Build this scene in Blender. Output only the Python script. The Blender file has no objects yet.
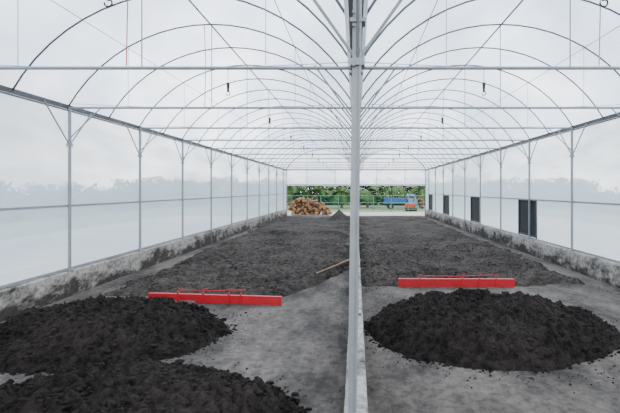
import bpy, math, random
from mathutils import Vector, noise, Matrix
random.seed(7)
scn = bpy.context.scene
W = 6.43; CAM_H = 2.35; EAVE = 4.2; RISE = 1.87; Y0 = -2.8; Y1 = 38.0; CURB = 0.55; RAIL = 2.0
F = 413.0

# ---------------------------------------------------------------- helpers
class B:
    def __init__(s): s.v=[]; s.f=[]; s.m=[]
    def tube(s, pts, r, n=6, mi=0, r2=None, cap=True):
        pts=[Vector(p) for p in pts]; k=len(pts); base=len(s.v)
        for i,p in enumerate(pts):
            if i==0: d=pts[1]-pts[0]
            elif i==k-1: d=pts[-1]-pts[-2]
            else: d=pts[i+1]-pts[i-1]
            d.normalize()
            up=Vector((0,0,1)) if abs(d.z)<0.9 else Vector((0,1,0))
            a=d.cross(up).normalized(); b=a.cross(d).normalized()
            rr=r if r2 is None else r+(r2-r)*i/(k-1)
            for j in range(n):
                t=2*math.pi*(j+.5)/n
                s.v.append(p+a*math.cos(t)*rr+b*math.sin(t)*rr)
        for i in range(k-1):
            for j in range(n):
                s.f.append((base+i*n+j, base+i*n+(j+1)%n, base+(i+1)*n+(j+1)%n, base+(i+1)*n+j)); s.m.append(mi)
        if cap:
            s.f.append(tuple(base+j for j in range(n))[::-1]); s.m.append(mi)
            s.f.append(tuple(base+(k-1)*n+j for j in range(n))); s.m.append(mi)
    def box(s, c, d, mi=0, M=None):
        base=len(s.v); c=Vector(c)
        for x in(-.5,.5):
            for y in(-.5,.5):
                for z in(-.5,.5):
                    p=Vector((x*d[0],y*d[1],z*d[2]))
                    if M: p=M@p
                    s.v.append(c+p)
        for q in((0,1,3,2),(4,6,7,5),(0,4,5,1),(2,3,7,6),(0,2,6,4),(1,5,7,3)):
            s.f.append(tuple(base+i for i in q)); s.m.append(mi)
    def quad(s,a,b,c,d,mi=0):
        base=len(s.v); s.v+= [Vector(a),Vector(b),Vector(c),Vector(d)]
        s.f.append((base,base+1,base+2,base+3)); s.m.append(mi)
    def clod(s,c,r,mi=0,rnd=random):
        base=len(s.v); g=1.618
        M=Matrix.Rotation(rnd.random()*6.28,3,'Z')@Matrix.Rotation(rnd.random()*3,3,'X')
        sc=(rnd.uniform(.7,1.5),rnd.uniform(.7,1.1),rnd.uniform(.5,.9))
        for p in ((-1,g,0),(1,g,0),(-1,-g,0),(1,-g,0),(0,-1,g),(0,1,g),(0,-1,-g),(0,1,-g),(g,0,-1),(g,0,1),(-g,0,-1),(-g,0,1)):
            q=M@Vector(p)*(r*.53*rnd.uniform(.75,1.25)); s.v.append(c+Vector((q.x*sc[0],q.y*sc[1],q.z*sc[2])))
        for t in ((0,11,5),(0,5,1),(0,1,7),(0,7,10),(0,10,11),(1,5,9),(5,11,4),(11,10,2),(10,7,6),(7,1,8),(3,9,4),(3,4,2),(3,2,6),(3,6,8),(3,8,9),(4,9,5),(2,4,11),(6,2,10),(8,6,7),(9,8,1)):
            s.f.append((base+t[0],base+t[1],base+t[2])); s.m.append(mi)
    def obj(s,name,mats,smooth=False,bevel=0,parent=None):
        me=bpy.data.meshes.new(name); me.from_pydata([tuple(v) for v in s.v],[],s.f); 
        for m in mats: me.materials.append(m)
        me.polygons.foreach_set('material_index',s.m)
        if smooth: me.polygons.foreach_set('use_smooth',[True]*len(s.f))
        me.update()
        o=bpy.data.objects.new(name,me); scn.collection.objects.link(o)
        if bevel:
            b=o.modifiers.new('bevel','BEVEL'); b.width=bevel; b.segments=2; b.limit_method='ANGLE'
        if parent: o.parent=parent
        return o

def mat(name):
    m=bpy.data.materials.new(name); m.use_nodes=True
    nt=m.node_tree; return m,nt,nt.nodes['Principled BSDF'],nt.nodes['Material Output']
def simple(name,col,rough=.6,metal=0,var=.15,scale=8,bump=0):
    m,nt,p,o=mat(name)
    tc=nt.nodes.new('ShaderNodeTexCoord'); n=nt.nodes.new('ShaderNodeTexNoise'); n.inputs['Scale'].default_value=scale; n.inputs['Detail'].default_value=5
    nt.links.new(tc.outputs['Object'],n.inputs['Vector'])
    r=nt.nodes.new('ShaderNodeValToRGB'); r.color_ramp.elements[0].position=.3; r.color_ramp.elements[1].position=.7
    r.color_ramp.elements[0].color=(*[c*(1-var) for c in col],1); r.color_ramp.elements[1].color=(*[min(1,c*(1+var)) for c in col],1)
    nt.links.new(n.outputs['Fac'],r.inputs['Fac']); nt.links.new(r.outputs['Color'],p.inputs['Base Color'])
    p.inputs['Roughness'].default_value=rough; p.inputs['Metallic'].default_value=metal
    if bump:
        b=nt.nodes.new('ShaderNodeBump'); b.inputs['Strength'].default_value=bump; b.inputs['Distance'].default_value=.02
        nt.links.new(n.outputs['Fac'],b.inputs['Height']); nt.links.new(b.outputs['Normal'],p.inputs['Normal'])
    return m

def film(name,col,trans,colvar=.08,scale=(1,1,1),nscale=.6,tv=.08):
    m,nt,p,o=mat(name); nt.nodes.remove(p)
    tc=nt.nodes.new('ShaderNodeTexCoord'); mp=nt.nodes.new('ShaderNodeMapping'); mp.inputs['Scale'].default_value=scale
    n=nt.nodes.new('ShaderNodeTexNoise'); n.inputs['Scale'].default_value=nscale; n.inputs['Detail'].default_value=6; n.inputs['Roughness'].default_value=.6
    nt.links.new(tc.outputs['Object'],mp.inputs['Vector']); nt.links.new(mp.outputs['Vector'],n.inputs['Vector'])
    r=nt.nodes.new('ShaderNodeValToRGB'); r.color_ramp.elements[0].position=.35; r.color_ramp.elements[1].position=.65
    r.color_ramp.elements[0].color=(*[c*(1-colvar*k) for c,k in zip(col,(2.8,2.0,1.2))],1); r.color_ramp.elements[1].color=(*col,1)
    nt.links.new(n.outputs['Fac'],r.inputs['Fac'])
    tl=nt.nodes.new('ShaderNodeBsdfTranslucent'); df=nt.nodes.new('ShaderNodeBsdfDiffuse'); tp=nt.nodes.new('ShaderNodeBsdfTransparent')
    gl=nt.nodes.new('ShaderNodeBsdfGlossy'); gl.inputs['Roughness'].default_value=.22; gl.inputs['Color'].default_value=(.9,.9,.9,1)
    for s in(tl,df): nt.links.new(r.outputs['Color'],s.inputs['Color'])
    m1=nt.nodes.new('ShaderNodeMixShader'); m1.inputs[0].default_value=.20
    nt.links.new(tl.outputs[0],m1.inputs[1]); nt.links.new(df.outputs[0],m1.inputs[2])
    m3=nt.nodes.new('ShaderNodeMixShader'); m3.inputs[0].default_value=.08
    nt.links.new(m1.outputs[0],m3.inputs[1]); nt.links.new(gl.outputs[0],m3.inputs[2])
    m2=nt.nodes.new('ShaderNodeMixShader')
    mr=nt.nodes.new('ShaderNodeMapRange'); mr.inputs['From Min'].default_value=.3; mr.inputs['From Max'].default_value=.7
    mr.inputs['To Min'].default_value=max(0,trans-tv); mr.inputs['To Max'].default_value=trans+tv
    nt.links.new(n.outputs['Fac'],mr.inputs['Value']); nt.links.new(mr.outputs[0],m2.inputs[0])
    nt.links.new(m3.outputs[0],m2.inputs[1]); nt.links.new(tp.outputs[0],m2.inputs[2]); nt.links.new(m2.outputs[0],o.inputs[0])
    return m

def soilmat(name,c1,c2,scale=14,bump=.8,thr=(.40,.60)):
    m,nt,p,o=mat(name)
    tc=nt.nodes.new('ShaderNodeTexCoord')
    n=nt.nodes.new('ShaderNodeTexNoise'); n.inputs['Scale'].default_value=scale; n.inputs['Detail'].default_value=9; n.inputs['Roughness'].default_value=.72
    n2=nt.nodes.new('ShaderNodeTexNoise'); n2.inputs['Scale'].default_value=.7; n2.inputs['Detail'].default_value=4
    nt.links.new(tc.outputs['Object'],n.inputs['Vector']); nt.links.new(tc.outputs['Object'],n2.inputs['Vector'])
    ad=nt.nodes.new('ShaderNodeMath'); ad.operation='MULTIPLY_ADD'; ad.inputs[1].default_value=.65
    ml=nt.nodes.new('ShaderNodeMath'); ml.operation='MULTIPLY'; ml.inputs[1].default_value=.35
    nt.links.new(n2.outputs['Fac'],ml.inputs[0]); nt.links.new(n.outputs['Fac'],ad.inputs[0]); nt.links.new(ml.outputs[0],ad.inputs[2])
    r=nt.nodes.new('ShaderNodeValToRGB'); r.color_ramp.elements[0].position=thr[0]; r.color_ramp.elements[1].position=thr[1]
    r.color_ramp.elements[0].color=(*c1,1); r.color_ramp.elements[1].color=(*c2,1)
    nt.links.new(ad.outputs[0],r.inputs['Fac']); nt.links.new(r.outputs['Color'],p.inputs['Base Color'])
    p.inputs['Roughness'].default_value=.95; p.inputs['Specular IOR Level'].default_value=.08
    b=nt.nodes.new('ShaderNodeBump'); b.inputs['Strength'].default_value=bump; b.inputs['Distance'].default_value=.05
    nt.links.new(n.outputs['Fac'],b.inputs['Height']); nt.links.new(b.outputs['Normal'],p.inputs['Normal'])
    return m

def concrete(name,base,dark,scale=1.2,thr=(.35,.65),bump=.25,stretch=(1,1,1),fine=25,finelo=.5,grime=None):
    m,nt,p,o=mat(name)
    tc=nt.nodes.new('ShaderNodeTexCoord'); mp=nt.nodes.new('ShaderNodeMapping'); mp.inputs['Scale'].default_value=stretch
    nt.links.new(tc.outputs['Object'],mp.inputs['Vector'])
    n=nt.nodes.new('ShaderNodeTexNoise'); n.inputs['Scale'].default_value=scale; n.inputs['Detail'].default_value=10; n.inputs['Roughness'].default_value=.7
    f=nt.nodes.new('ShaderNodeTexNoise'); f.inputs['Scale'].default_value=fine; f.inputs['Detail'].default_value=6; f.inputs['Roughness'].default_value=.7
    nt.links.new(mp.outputs[0],n.inputs['Vector']); nt.links.new(tc.outputs['Object'],f.inputs['Vector'])
    r=nt.nodes.new('ShaderNodeValToRGB'); r.color_ramp.elements[0].position=thr[0]; r.color_ramp.elements[1].position=thr[1]
    r.color_ramp.elements[0].color=(*dark,1); r.color_ramp.elements[1].color=(*base,1)
    if grime:   # splash-back dirt that thins out with height
        sp=nt.nodes.new('ShaderNodeSeparateXYZ'); nt.links.new(tc.outputs['Object'],sp.inputs[0])
        g=nt.nodes.new('ShaderNodeMapRange'); g.inputs['From Min'].default_value=0; g.inputs['From Max'].default_value=grime
        g.inputs['To Min'].default_value=-.12; g.inputs['To Max'].default_value=.07
        nt.links.new(sp.outputs['Z'],g.inputs['Value'])
        ad=nt.nodes.new('ShaderNodeMath'); ad.operation='ADD'; nt.links.new(n.outputs['Fac'],ad.inputs[0]); nt.links.new(g.outputs[0],ad.inputs[1])
        nt.links.new(ad.outputs[0],r.inputs['Fac'])
    else: nt.links.new(n.outputs['Fac'],r.inputs['Fac'])
    r2=nt.nodes.new('ShaderNodeValToRGB'); r2.color_ramp.elements[0].position=.38; r2.color_ramp.elements[1].position=.56
    r2.color_ramp.elements[0].color=(finelo,finelo,finelo,1); r2.color_ramp.elements[1].color=(1,1,1,1)
    nt.links.new(f.outputs['Fac'],r2.inputs['Fac'])
    mx=nt.nodes.new('ShaderNodeMixRGB'); mx.blend_type='MULTIPLY'; mx.inputs[0].default_value=1
    nt.links.new(r.outputs['Color'],mx.inputs[1]); nt.links.new(r2.outputs['Color'],mx.inputs[2])
    nt.links.new(mx.outputs[0],p.inputs['Base Color']); p.inputs['Roughness'].default_value=.9; p.inputs['Specular IOR Level'].default_value=.25
    b=nt.nodes.new('ShaderNodeBump'); b.inputs['Strength'].default_value=bump; b.inputs['Distance'].default_value=.02
    nt.links.new(f.outputs['Fac'],b.inputs['Height']); nt.links.new(b.outputs['Normal'],p.inputs['Normal'])
    return m

M_steel=simple('galvanised_steel',(.25,.265,.28),.45,.3,.12,6)
M_steel_d=simple('dark_shaded_steel',(.06,.062,.066),.6,.2,.2,6)  # dark steel for small parts; on the eave beam its tone is painted shade
M_arch=simple('arch_steel',(.10,.103,.115),.5,.3,.15,6)
M_roof=film('roof_film',(.86,.925,1.0),.38,.11,(1,.45,1),.42,.2)
M_wall=film('wall_film',(.68,.77,.82),.27,.08,(1,.5,2.5),.8,.12)
M_gable=film('gable_film',(.86,.90,.94),.16,.04)
M_floor=concrete('stained_concrete',(.135,.116,.098),(.032,.027,.023),.9,(.40,.60),.6,(1,.5,1),9,.55)
M_curb=concrete('curb_concrete',(.34,.31,.275),(.040,.034,.029),1.5,(.41,.58),.3,(1,.8,1.6),10,.5,.5)
M_heap=soilmat('sludge',(.0045,.0036,.0031),(.034,.0275,.0235),9,1.0)
M_bed=soilmat('dried_sludge',(.015,.0125,.0108),(.070,.0595,.051),6,.9)
M_red=simple('red_paint',(.42,.002,.009),.55,0,.15,5)
M_black=simple('black_plastic',(.015,.015,.015),.5,0,.1)
M_dark=simple('dark_opening',(.012,.015,.014),.8,0,.4,3)  # painted darkness for the open wall gaps
M_wood=simple('weathered_wood',(.34,.20,.11),.8,0,.25,6)

# ---------------------------------------------------------------- arch profile
def arch(xc, t):
    s=W; h=RISE; R=(s*s/4+h*h)/(2*h); a=math.asin(s/2/R)
    ang=-a+2*a*t
    return xc+R*math.sin(ang), EAVE+R*math.cos(ang)-(R-h)

# ---------------------------------------------------------------- floor and ground
b=B(); b.box((0,(Y0+Y1)/2,-.05),(2*W+.5,Y1-Y0,.1)); b.obj('floor',[M_floor])
M_grass=simple('grass',(.10,.15,.055),.95,0,.4,1.5,.5)
M_gravel=simple('gravel_yard',(.32,.30,.26),.95,0,.25,1.2,.4)
b=B(); b.quad((-160,-60,-.12),(160,-60,-.12),(160,240,-.12),(-160,240,-.12)); b.obj('ground',[M_grass])
b=B(); b.box((0,41.5,-.08),(16,7,.06))
for s in(-1,1): b.box((s*12,17,-.08),(10.4,42,.06))
b.obj('gravel_yard',[M_gravel])

# ---------------------------------------------------------------- curbs
def curb(x,w,h):
    b=B(); n=int((Y1-Y0)/.25)
    for i in range(n+1):
        yy=Y0+(Y1-Y0)*i/n
        d=noise.noise(Vector((x,yy*.8,0)))*.012; e=noise.noise(Vector((x+9,yy*2.5,0)))*.008
        prof=[(-w/2-e,0),(-w/2-e,h-.02),(-w/2+.02,h+d),(w/2-.02,h+d),(w/2+e,h-.02),(w/2+e,0)]
        for px,pz in prof: b.v.append(Vector((x+px,yy,pz)))
    for i in range(n):
        for j in range(5):
            a=i*6+j; b.f.append((a,a+1,a+7,a+6)); b.m.append(0)
    b.f.append((0,1,2,3,4,5)); b.m.append(0); k=n*6; b.f.append((k+5,k+4,k+3,k+2,k+1,k)); b.m.append(0)
    return b.obj('concrete_curb',[M_curb])
curb(-W,.22,CURB); curb(0,.2,.5); curb(W,.22,CURB)

# ---------------------------------------------------------------- posts
posts=[0.2+3*k for k in range(-1,13)]
def wall_post(x,y):
    s=1 if x>0 else -1; xi=x-s*.05
    b=B()
    b.tube([(xi,y,CURB+.012),(xi,y,EAVE)],.035,8)
    b.box((xi,y,CURB+.022),(.14,.16,.02))
    b.tube([(xi,y,EAVE-.85),(xi,y-.75,EAVE-.02)],.016,6)
    b.tube([(xi,y,EAVE-.85),(xi,y+.75,EAVE-.02)],.016,6)
    b.tube([(xi,y,EAVE-.7),(xi-s*.7,y,EAVE-.02)],.014,6)
    b.box((xi,y,EAVE-.85),(.09,.09,.08))
    b.obj('wall_post',[M_steel])
for y in posts:
    wall_post(-W,y); wall_post(W,y)
def centre_post(y):
    b=B(); lean=.035 if y==3.2 else 0
    xt,xb=lean*.35,-lean
    wd=.066
    b.tube([(xb,y,.51),(xt,y,EAVE-.1)],wd*.68,4)
    b.tube([(xb+.028,y-.040,.51),(xt+.028,y-.040,EAVE-.1)],.012,6)
    b.box((xb,y,.523),(.16,.16,.02))
    for sx in(-1,1):
        b.tube([(xt,y,EAVE-.85),(xt+sx*.62,y,EAVE+.02)],.013,6)
        b.tube([(xt,y,EAVE-.85),(xt,y+sx*.75,EAVE-.02)],.013,6)
    b.box((xt,y,EAVE-.55),(.12,.11,.03)); b.box((xt,y,EAVE-.87),(.11,.11,.05)); b.box((xt,y,EAVE-.1),(.2,.14,.02))
    for dz in(-.6,-.5,-.9): b.tube([(xt-.03,y-.08,EAVE+dz),(xt-.03,y-.05,EAVE+dz)],.012,6)
    b.obj('support_post',[M_steel])
for y in posts:
    if abs(y-.2)>.01: centre_post(y)

# ---------------------------------------------------------------- arches, purlins, ties
b=B()
ya=[Y0+1.5*i for i in range(28)]
for y in ya:
    if y>Y1: break
    for xc in(-W/2,W/2):
        pts=[(arch(xc,i/20)[0],y,arch(xc,i/20)[1]-.03) for i in range(21)]
        b.tube(pts,.018,6)
b.obj('roof_arches',[M_arch],smooth=True)
b=B()
for xc in(-W/2,W/2):
    for t,r in((.5,.018),(.25,.008),(.75,.008)):
        x,z=arch(xc,t); b.tube([(x,Y0,z-.06),(x,Y1,z-.06)],r,6)
b.obj('roof_purlins',[M_arch])
for s in(-1,1):
    b=B(); b.box((s*W,(Y0+Y1)/2,EAVE),(.07,Y1-Y0,.09)); b.box((s*(W-.05),(Y0+Y1)/2,EAVE-.09),(.02,Y1-Y0,.03)); b.obj('eave_beam',[M_steel_d])
    b=B(); b.box((s*(W-.01),(Y0+Y1)/2,RAIL),(.04,Y1-Y0,.045)); b.box((s*(W-.01),(Y0+Y1)/2,CURB+.045),(.05,Y1-Y0,.05)); b.obj('side_rail',[M_steel])
b=B()
g=[(-.12,.10),(-.07,-.02),(.07,-.02),(.12,.10)]
for (x1,z1),(x2,z2) in zip(g[:-1],g[1:]):
    b.quad((x1,Y0,EAVE+z1),(x2,Y0,EAVE+z2),(x2,Y1,EAVE+z2),(x1,Y1,EAVE+z1))
o=b.obj('roof_gutter',[M_steel]); sm=o.modifiers.new('s','SOLIDIFY'); sm.thickness=.006
for y in posts:
    b=B()
    for s in(-1,1):
        b.tube([(s*.05,y,EAVE-.02),(s*(W-.03),y,EAVE-.02)],.026,8)
        n=14; b.tube([(s*(.1+(W-.2)*i/n),y+.04,EAVE+.03-.10*math.sin(math.pi*i/n)+.05) for i in range(n+1)],.006,5)
        xm=s*W/2; z=arch(xm,.5)[1]
        b.tube([(xm,y,EAVE),(xm,y,z-.04)],.010,6)
        for q in(.25,.75):
            xx,zz=arch(xm,q); b.tube([(xx,y,EAVE),(xx,y,zz-.04)],.006,5)
    b.obj('tie_beam',[M_steel])
    for s in(-1,1):
        if y<3: continue
        b=B(); x=s*1.92
        b.tube([(x,y,EAVE-.02),(x,y,EAVE-.26)],.005,5)
        b.tube([(x,y,EAVE-.24),(x,y,EAVE-.30),(x,y,EAVE-.38)],.026,8,r2=.016)
        b.tube([(x+.03*math.sin(a),y,EAVE-.40+.03*math.cos(a)) for a in[i*.6 for i in range(9)]],.007,5)
        b.obj('hanging_hook',[M_black])
M_cord=simple('red_cord',(.6,.10,.10),.7,0,.1)
for x,y in((-3.42,6.15),(-3.35,9.15),(3.62,6.15)):
    b=B(); z=arch(math.copysign(W/2,x),.5)[1]-.04
    b.tube([(x,y,EAVE),(x+.02,y,(EAVE+z)/2),(x-.01,y,z)],.009,5)
    b.obj('hanging_cord',[M_cord if x<0 else M_steel])

# ---------------------------------------------------------------- film skins
b=B(); nu=24; nv=110
for xc in(-W/2,W/2):
    base=len(b.v)
    for i in range(nu+1):
        for j in range(nv+1):
            x,z=arch(xc,i/nu); yy=Y0+(Y1-Y0)*j/nv
            sag=.03*abs(math.sin(math.pi*(yy-Y0)/1.5))
            b.v.append(Vector((x,yy,z+.02-sag*.5*math.sin(math.pi*i/nu))))
    for i in range(nu):
        for j in range(nv):
            a=base+i*(nv+1)+j; b.f.append((a,a+1,a+nv+2,a+nv+1)); b.m.append(0)
b.obj('ceiling',[M_roof],smooth=True)
opens=[(14.7,16.3),(21.4,23.1),(28.5,30.4),(34.6,36.4)]
def wallfilm(name,x,holes):
    b=B()
    def patch(ya,yb,za,zb):
        ny=max(1,int((yb-ya)/.25)); nz=6; base=len(b.v)
        for i in range(ny+1):
            for j in range(nz+1):
                yy=ya+(yb-ya)*i/ny; zz=za+(zb-za)*j/nz
                e=math.sin(math.pi*j/nz)
                b.v.append(Vector((x+e*(.03*noise.noise(Vector((x,yy*.9,zz*.5)))),yy,zz)))
        for i in range(ny):
            for j in range(nz):
                a=base+i*(nz+1)+j; b.f.append((a,a+1,a+nz+2,a+nz+1)); b.m.append(0)
    patch(Y0,Y1,RAIL,EAVE)
    y=Y0
    for h in holes: patch(y,h[0],CURB+.02,RAIL); y=h[1]
    patch(y,Y1,CURB+.02,RAIL)
    b.obj(name,[M_wall],smooth=True)
wallfilm('wall_left',-W,[]); wallfilm('wall_right',W,opens)
for k,(a,c) in enumerate(opens):
    b=B(); b.box((W+.03,(a+c)/2,(CURB+RAIL)/2+.04),(.012,c-a,RAIL-CURB-.08))  # added opaque sheet, standing in for the dark seen through each opening
    for yy in(a,c): b.box((W,yy,(CURB+RAIL)/2+.02),(.05,.05,RAIL-CURB-.04),1)
    b.box((W,(a+c)/2,RAIL-.03),(.05,c-a,.05),1); b.box((W,(a+c)/2,CURB+.14),(.03,c-a,.03),1)
    b.obj('window_%d'%(k+1),[M_dark,M_steel_d])
def gable(name,y,zb):
    b=B()
    for xc in(-W/2,W/2):
        n=24
        for i in range(n):
            x1,z1=arch(xc,i/n); x2,z2=arch(xc,(i+1)/n)
            b.quad((x1,y,zb),(x2,y,zb),(x2,y,z2),(x1,y,z1))
    return b.obj(name,[M_gable])
gable('wall_far',Y1,2.85)
b=B()
b.box((0,Y1,2.85),(2*W,.06,.08)); b.box((0,Y1,EAVE),(2*W,.06,.06))
for x in(-W,0,W): b.box((x,Y1+.08,EAVE/2),(.12,.12,EAVE))
for x in(-W/2-1.3,-W/2+1.3,W/2-1.3,W/2+1.3): b.box((x,Y1,3.9),(.04,.04,2.1))
for xc in(-W/2,W/2):
    b.tube([(arch(xc,i/20)[0],Y1-.03,arch(xc,i/20)[1]-.02) for i in range(21)],.03,6)
b.obj('gable_frame',[M_steel])
b=B(); b.tube([(-W+.1,Y1-.1,2.8),(-.1,Y1-.1,2.8)],.06,8); b.tube([(.1,Y1-.1,2.8),(W-.1,Y1-.1,2.8)],.06,8); b.obj('rolled_curtain',[M_gable])

# ---------------------------------------------------------------- soil
def fr(x,y,z,o=4): return noise.fractal(Vector((x,y,z)),1.0,2.1,o)
def clump(x,y):
    v=noise.voronoi(Vector((x,y,0)))[0]
    return v[1]-v[0]
def heap(cx,cy,rx,ry,H,seed,res=.026):
    b=B(); nx=int(2*rx*1.15/res); ny=int(2*ry*1.15/res)
    x0=cx-rx*1.15; y0=cy-ry*1.15; zs={}
    rnd=random.Random(int(seed*10))
    for i in range(nx+1):
        for j in range(ny+1):
            x=x0+i*res; y=y0+j*res
            u=(x-cx)/rx; v=(y-cy)/ry; r=math.hypot(u,v)
            r+= .09*fr(x*.7+seed,y*.7,seed,2)+.03*fr(x*3,y*3,seed,3)
            if r<1: h=H*(1-r**3.0)**.8
            else: h=0
            env=min(1,max(0,(1.0-r)*5+.25)) if r<1.06 else 0
            sx=x+.25*noise.noise(Vector((x*1.3,y*1.3,seed))); sy=y+.25*noise.noise(Vector((y*1.3,x*1.3,seed+3)))
            c=clump((sx*.8+sy*.6)*6.5,(sy*.8-sx*.6)*3.6)
            c2=clump(sx*13,sy*11)
            h+=env*(.135*c+.055*c2+.08*fr(x*2.0,y*2.0,seed,3)+.07*abs(fr(x*6,y*6,seed,3))+.02*fr(x*20,y*20,seed,2)-.075)
            if r>=1.0: h=max(.0,h*.5)-.004 if env>0 else -.03
            b.v.append(Vector((x,y,h)))
            zs[(i,j)]=(h,env)
    for i in range(nx):
        for j in range(ny):
            if max(zs[(i,j)][0],zs[(i+1,j)][0],zs[(i,j+1)][0],zs[(i+1,j+1)][0])<=-.01: continue
            a=i*(ny+1)+j; b.f.append((a,a+ny+1,a+ny+2,a+1)); b.m.append(0)
    for k in range(3000):
        i=rnd.randrange(nx+1); j=rnd.randrange(ny+1); h,e=zs[(i,j)]
        if e<=0 or h<-.01: continue
        r=rnd.uniform(.012,.026)*(1.8 if rnd.random()<.12 else 1)
        b.clod(Vector((x0+i*res,y0+j*res,max(h,0)+r*.2)),r,0,rnd)
    return b.obj('sludge_heap',[M_heap])
heap(2.28,6.98,2.04,1.57,.49,3.3)
heap(-4.1,6.75,1.98,1.42,.45,17.7)
heap(-2.40,3.75,2.0,1.5,.46,41.2,.023)

def bed(name,x0,x1,ys,ye,edgefn,seed,ridge=None):
    b=B(); nx=int((x1-x0)/.05); rows=[]; y=ys
    rnd=random.Random(int(seed*10))
    while y<ye: rows.append(y); y+=.045+max(0,(y-10))*.006
    zs=[]
    for y in rows:
        row=[]
        for i in range(nx+1):
            x=x0+(x1-x0)*i/nx
            d=edgefn(x,y)+.35*fr(x*.9,y*.9,seed,3)+.12*fr(x*4,y*4,seed,2)
            t=max(0,min(1,d/.35))
            rough=1.0 if y<15 else max(.25,1-(y-15)*.10)
            h=t*(.08+.05*fr(x*.8,y*.8,seed+2,3)+rough*(.075*abs(fr(x*3.2,y*3.2,seed,3))+.06*clump(x*5,y*4)+.035*clump(x*12,y*11)))
            if ridge: h+=ridge(x,y)
            if t<=0: h=-.03
            elif t<.2: h=h-.01
            b.v.append(Vector((x,y,h))); row.append(h)
        zs.append(row)
    for j in range(len(rows)-1):
        for i in range(nx):
            if max(zs[j][i],zs[j][i+1],zs[j+1][i],zs[j+1][i+1])<=-.02: continue
            a=j*(nx+1)+i; b.f.append((a,a+1,a+nx+2,a+nx+1)); b.m.append(0)
    for k in range(3000):
        j=int(len(rows)*rnd.random()**1.5*.6); i=rnd.randrange(nx+1); h=zs[j][i]
        if h<0: continue
        r=rnd.uniform(.012,.036)
        b.clod(Vector((x0+(x1-x0)*i/nx,rows[j],h+r*.2)),r,0,rnd)
    return b.obj(name,[M_bed])
def eL(x,y):
    left=(x+5.75)+(.02*(y-9)); near=y-9.0+ (0 if x<-1.6 else -(x+1.6)*2.0); right=(-.25-x) ; far=36.5-y
    return min(left,near,right,far)
def rL(x,y):
    r=.24*math.exp(-((y-20.6-.35*math.sin(x*.9))/.5)**2)*max(0,min(1,(-.3-x)*2))*max(0,min(1,(x+5.2)))
    d=math.hypot((x+1.3)/.9,(y-32)/1.6)
    return r+max(0,(1-d))*.75
bed('sludge_bed',-6.25,-.14,8.2,37,eL,5.5,rL)
def eR(x,y): return min(y-10.2,5.75-x,x-.1,36.5-y)
bed('sludge_bed',.14,6.25,9.4,37,eR,25.1,None)

# fine crumbs fallen on the slab
b=B(); rc=random.Random(11)
for k in range(1500):
    c=rc.random()
    if c<.35: cx,cy,rx,ry=2.3,6.95,2.3,1.8
    elif c<.6: cx,cy,rx,ry=-4.1,6.75,2.2,1.65
    elif c<.8: cx,cy,rx,ry=-2.42,3.75,2.2,1.7
    else: cx,cy,rx,ry=rc.choice((-3,3)),9.6,2.8,.8
    a=rc.random()*6.283; rr=.93+abs(rc.gauss(0,.12))
    x=cx+math.cos(a)*rx*rr; y=cy+math.sin(a)*ry*rr
    if abs(x)<.16 or abs(x)>6.2 or y<1.5: continue
    s=rc.uniform(.004,.012)*(1.8 if rc.random()<.05 else 1)
    b.clod(Vector((x,y,s*.6)),s,0,rc)
b.obj('soil_crumbs',[M_heap])

# ---------------------------------------------------------------- red levelling boards
def board(name,cx,cy,L,ang,parts,hx,zoff=0):
    M=Matrix.Rotation(ang,3,'Z'); b=B()
    def P(x,y,z): return Vector((cx,cy,zoff))+M@Vector((x,y,z))
    for (xa,xb,zb,zt,yo) in parts:
        b.box(P((xa+xb)/2,yo,(zb+zt)/2),(xb-xa,.04,zt-zb),0,M)
        b.box(P((xa+xb)/2,yo+.03,zt-.012),(xb-xa,.07,.02),0,M)
    for x in hx:
        b.box(P(x,-.03,.12),(.03,.03,.22),0,M)
        b.box(P(x,.09,.06),(.03,.2,.03),0,M)
        b.tube([P(x,.0,.22),P(x,.02,.29),P(x+.08,.02,.30)],.008,6)
    b.tube([P(hx[0],.02,.27),P((hx[0]+hx[-1])/2,.03,.255),P(hx[-1],.02,.29)],.009,6)
    b.obj(name,[M_red],bevel=.004)
board('levelling_board',-2.96,8.55,2.8,-.10,[(-1.45,-.32,.04,.17,.05),(-.38,1.45,.01,.18,0)],(-.75,-.2,.35,.6,))
board('levelling_board',2.43,10.0,2.8,-.01,[(-1.4,1.4,.01,.20,0)],(-.9,.15,.55,.95),0)

# hoe leaning on centre curb
b=B()
p0=Vector((-1.0,10.6,.22)); p1=Vector((-.04,9.9,.74))
b.tube([p0,(p0+p1)/2+Vector((0,0,-.01)),p1],.017,8)
d=(p0-p1).normalized()
b.tube([p0,p0+d*.06,p0+d*.08+Vector((-.02,0,-.05))],.012,6,1)
b.box(p0+d*.09+Vector((-.02,0,-.06)),(.18,.02,.12),1,Matrix.Rotation(.5,3,'Z'))
b.obj('hoe',[M_wood,M_steel_d])

# ---------------------------------------------------------------- outside: logs
M_log=simple('log_bark',(.17,.085,.04),.9,0,.35,5,.5); M_cut=simple('log_end',(.42,.20,.08),.8,0,.25,6)
b=B()
for k in range(150):
    u=random.random(); x=-6.2+3.7*u; hmax=1.55*math.sin(math.pi*min(1,.25+u*.75))**.7
    z=random.uniform(.05,max(.2,hmax)); y=39.7+random.uniform(-.7,1.2)+z*.2
    L=random.uniform(.5,1.2); a=random.gauss(math.pi/2,.6); e=random.gauss(0,.3); r=random.uniform(.06,.15)
    dv=Vector((math.cos(a)*math.cos(e),math.sin(a)*math.cos(e),math.sin(e)*.6))*L/2
    c=Vector((x,y,max(z,abs(dv.z)+r)))
    b.tube([c-dv,c+dv],r,8,0,cap=False)
    for q in(c-dv,c+dv):
        b.tube([q-dv.normalized()*.005,q+dv.normalized()*.005],r*.97,8,1)
b.obj('log_pile',[M_log,M_cut])

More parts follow.
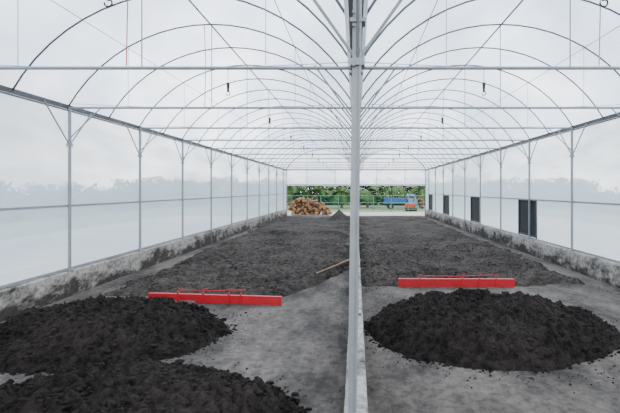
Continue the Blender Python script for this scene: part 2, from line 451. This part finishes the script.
# fence
M_fence=simple('green_fence_paint',(.04,.22,.14),.6,0,.1)
b=B(); y=47
for i in range(17):
    x=-16+2*i; b.tube([(x,y,-.12),(x,y,1.75)],.05,6)
for z in(.15,.9,1.7): b.tube([(-16,y,z),(16,y,z)],.03,5)
for i in range(213): b.tube([(-16+i*.15,y,.1),(-16+i*.15,y,1.7)],.006,4)
b.obj('fence',[M_fence])

# truck
M_blue=simple('blue_paint',(.02,.07,.24),.4,0,.1); M_white=simple('cab_paint',(.10,.22,.42),.4,0,.08)
M_tyre=simple('tyre_rubber',(.02,.02,.02),.9,0,.2); M_glass=simple('dark_glass',(.03,.05,.07),.1,0,.1); M_oj=simple('orange_red_paint',(.50,.05,.02),.5,0,.1)
tr=bpy.data.objects.new('lorry',None); scn.collection.objects.link(tr); tr.location=(5.7,53,-.10); tr.scale=(.88,.88,.88)
b=B(); b.box((0,0,.62),(4.6,.8,.18)); b.obj('chassis',[M_tyre],parent=tr)
b=B()
prof=[(.95,.6),(.95,2.1),(1.1,2.2),(1.95,2.15),(2.25,1.45),(2.35,1.3),(2.35,.6)]
for yy in(-.9,.9):
    for px,pz in prof: b.v.append(Vector((px,yy,pz)))
n=len(prof); b.f.append(tuple(range(n))); b.m.append(0); b.f.append(tuple(range(2*n-1,n-1,-1))); b.m.append(0)
for i in range(n):
    j=(i+1)%n; b.f.append((i,i+n,j+n,j)); b.m.append(0)
b.box((1.55,-.91,1.72),(.75,.02,.5),1); b.box((1.55,.91,1.72),(.75,.02,.5),1)
b.box((2.1,0,1.8),(.03,1.5,.55),1,Matrix.Rotation(-.4,3,'Y'))
b.box((2.37,0,.7),(.06,1.8,.2),0); b.box((2.38,-.65,.95),(.04,.25,.15),2); b.box((2.38,.65,.95),(.04,.25,.15),2)
b.obj('cab',[M_white,M_glass,M_steel],bevel=.03,parent=tr)
b=B(); b.box((-.75,0,.85),(3.2,1.9,.1))
for sy in(-.93,.93):
    b.box((-.75,sy,1.25),(3.2,.05,.75))
    for i in range(5): b.box((-2.3+i*.78,sy*1.03,1.25),(.06,.05,.78))
b.box((-2.33,0,1.25),(.05,1.9,.75)); b.box((.82,0,1.4),(.06,1.9,1.1))
b.obj('cargo_bed',[M_blue],bevel=.01,parent=tr)
b=B()
for wx in(1.6,-1.5):
    for wy in(-.82,.82):
        b.tube([(wx,wy-.12,.42),(wx,wy+.12,.42)],.42,20,0); b.tube([(wx,wy-.14,.42),(wx,wy+.14,.42)],.2,12,1)
b.obj('wheels',[M_tyre,M_steel],parent=tr)
mc=bpy.data.objects.new('mini_excavator',None); scn.collection.objects.link(mc); mc.location=(6.5,48.8,-.10); mc.scale=(.8,.8,.8)
b=B()
for sy in(-.5,.5):
    b.tube([(-.8,sy,.22),(.8,sy,.22)],.22,12,1); b.box((0,sy,.22),(1.6,.3,.36),1)
b.box((-.2,0,.75),(1.3,1.1,.6),0); b.box((-.1,0,1.75),(1.0,.95,.06),0)
for sx in(-.55,.35):
    for sy in(-.42,.42): b.box((sx,sy,1.35),(.06,.06,.8),1)
b.tube([(.5,0,.9),(1.2,0,1.9),(1.9,0,1.4)],.09,6,0); b.tube([(1.9,0,1.4),(1.7,0,.6)],.07,6,0)
b.box((1.65,0,.45),(.3,.45,.3),1,Matrix.Rotation(.4,3,'Y'))
b.obj('body',[M_oj,M_tyre],bevel=.02,parent=mc)

# palms + trees
M_leaf=simple('palm_leaf',(.045,.105,.018),.7,0,.6,2); M_leaf2=simple('leaf_dark',(.007,.018,.005),.8,0,.6,1.2); M_trunk=simple('palm_trunk',(.14,.11,.08),.9,0,.3,4)
def palm(x,y,h,R,seed):
    rnd=random.Random(seed); b=B()
    b.tube([(x,y,-.12),(x+.1,y,h*.5),(x+.05,y,h)],.20,8,1,r2=.13)
    nf=16
    for k in range(nf):
        a=2*math.pi*k/nf+rnd.uniform(-.15,.15); el=rnd.uniform(.2,1.35); L=R*rnd.uniform(.8,1.1)
        pts=[]; p=Vector((x+.05,y,h)); e=el
        for i in range(9):
            pts.append(p.copy()); st=L/8
            p=p+Vector((math.cos(a)*math.cos(e),math.sin(a)*math.cos(e),math.sin(e)))*st; e-=.28
        b.tube(pts,.04,4,0,r2=.01)
        side=Vector((-math.sin(a),math.cos(a),0))
        for i in range(1,9):
            for f in(0,.5):
                q=pts[i] if f==0 else (pts[i]+pts[i-1])/2
                ll=.65*math.sin(math.pi*(i-.3*f)/9)+.15; dirv=(pts[i]-pts[i-1]).normalized()
                for s in(-1,1):
                    tip=q+side*s*ll+dirv*ll*.5+Vector((0,0,-.45*ll)); w=dirv*.10
                    base=len(b.v); b.v+= [q-w,q+w,tip]; b.f.append((base,base+1,base+2)); b.m.append(0)
    b.obj('palm_tree',[M_leaf,M_trunk])
for i,(x,y,h,R) in enumerate([(-9,57,2.3,3.2),(-5.6,58,2.2,3.1),(-2.0,57,2.0,3.0),(1.6,58,2.0,3.0),(5.2,59,2.4,3.2),(9.0,58,2.3,3.2),(12.5,60,2.2,3.2),(-13,60,2.2,3.0)]):
    palm(x,y,h,R,i+50)
def treeline(x0,x1,y0,y1,H,n,seed):
    b=B(); rnd=random.Random(seed)
    for k in range(n):
        x=rnd.uniform(x0,x1); y=rnd.uniform(y0,y1)
        top=H+.9*noise.noise(Vector((x*.25,y*.1,4)))+1.1*noise.noise(Vector((x*.7,y*.5,1)))
        z=rnd.uniform(-.1,max(.5,top)); c=Vector((x,y,z)); s=rnd.uniform(.15,.45)
        vs=[c+Vector((rnd.uniform(-s,s),rnd.uniform(-s,s),rnd.uniform(-s,s))) for _ in range(3)]
        base=len(b.v); b.v+=vs; b.f.append((base,base+1,base+2)); b.m.append(0)
    return b.obj('tree_line',[M_leaf2])
treeline(-40,40,67.5,71,3.9,34000,3)
treeline(-30,-26,-20,66,2.6,16000,4)
treeline(26,30,-20,66,2.1,16000,5)

# ---------------------------------------------------------------- world
w=bpy.data.worlds.new('overcast_sky'); scn.world=w; w.use_nodes=True; nt=w.node_tree
bg=nt.nodes['Background']; tc=nt.nodes.new('ShaderNodeTexCoord'); sp=nt.nodes.new('ShaderNodeSeparateXYZ'); nt.links.new(tc.outputs['Generated'],sp.inputs[0])
r=nt.nodes.new('ShaderNodeValToRGB'); e=r.color_ramp.elements; e[0].position=0; e[0].color=(1.0,1.0,1.0,1); e[1].position=.8; e[1].color=(.64,.73,.88,1)
nt.links.new(sp.outputs['Z'],r.inputs['Fac'])
n=nt.nodes.new('ShaderNodeTexNoise'); n.inputs['Scale'].default_value=3.0; n.inputs['Detail'].default_value=6; nt.links.new(tc.outputs['Generated'],n.inputs['Vector'])
mr=nt.nodes.new('ShaderNodeMapRange'); mr.inputs['From Min'].default_value=.35; mr.inputs['From Max'].default_value=.65; mr.inputs['To Min'].default_value=.45; mr.inputs['To Max'].default_value=1.45
nt.links.new(n.outputs['Fac'],mr.inputs['Value'])
mx=nt.nodes.new('ShaderNodeVectorMath'); mx.operation='SCALE'; nt.links.new(r.outputs['Color'],mx.inputs[0]); nt.links.new(mr.outputs[0],mx.inputs['Scale'])
nt.links.new(mx.outputs[0],bg.inputs['Color']); bg.inputs['Strength'].default_value=4.2
sd=bpy.data.lights.new('sun','SUN'); sd.energy=4.5; sd.angle=.4; sd.color=(1,.97,.93)
so=bpy.data.objects.new('sun',sd); scn.collection.objects.link(so); so.rotation_euler=(math.radians(-50),math.radians(25),0); so.location=(0,0,20)

# ---------------------------------------------------------------- camera
cd=bpy.data.cameras.new('camera'); cd.sensor_width=36; cd.lens=36*F/620; cd.shift_x=-46/620; cd.shift_y=-16.5/620; cd.clip_start=.05; cd.clip_end=500
co=bpy.data.objects.new('camera',cd); scn.collection.objects.link(co); co.location=(0,0,CAM_H); co.rotation_euler=(math.radians(90),0,0)
scn.camera=co
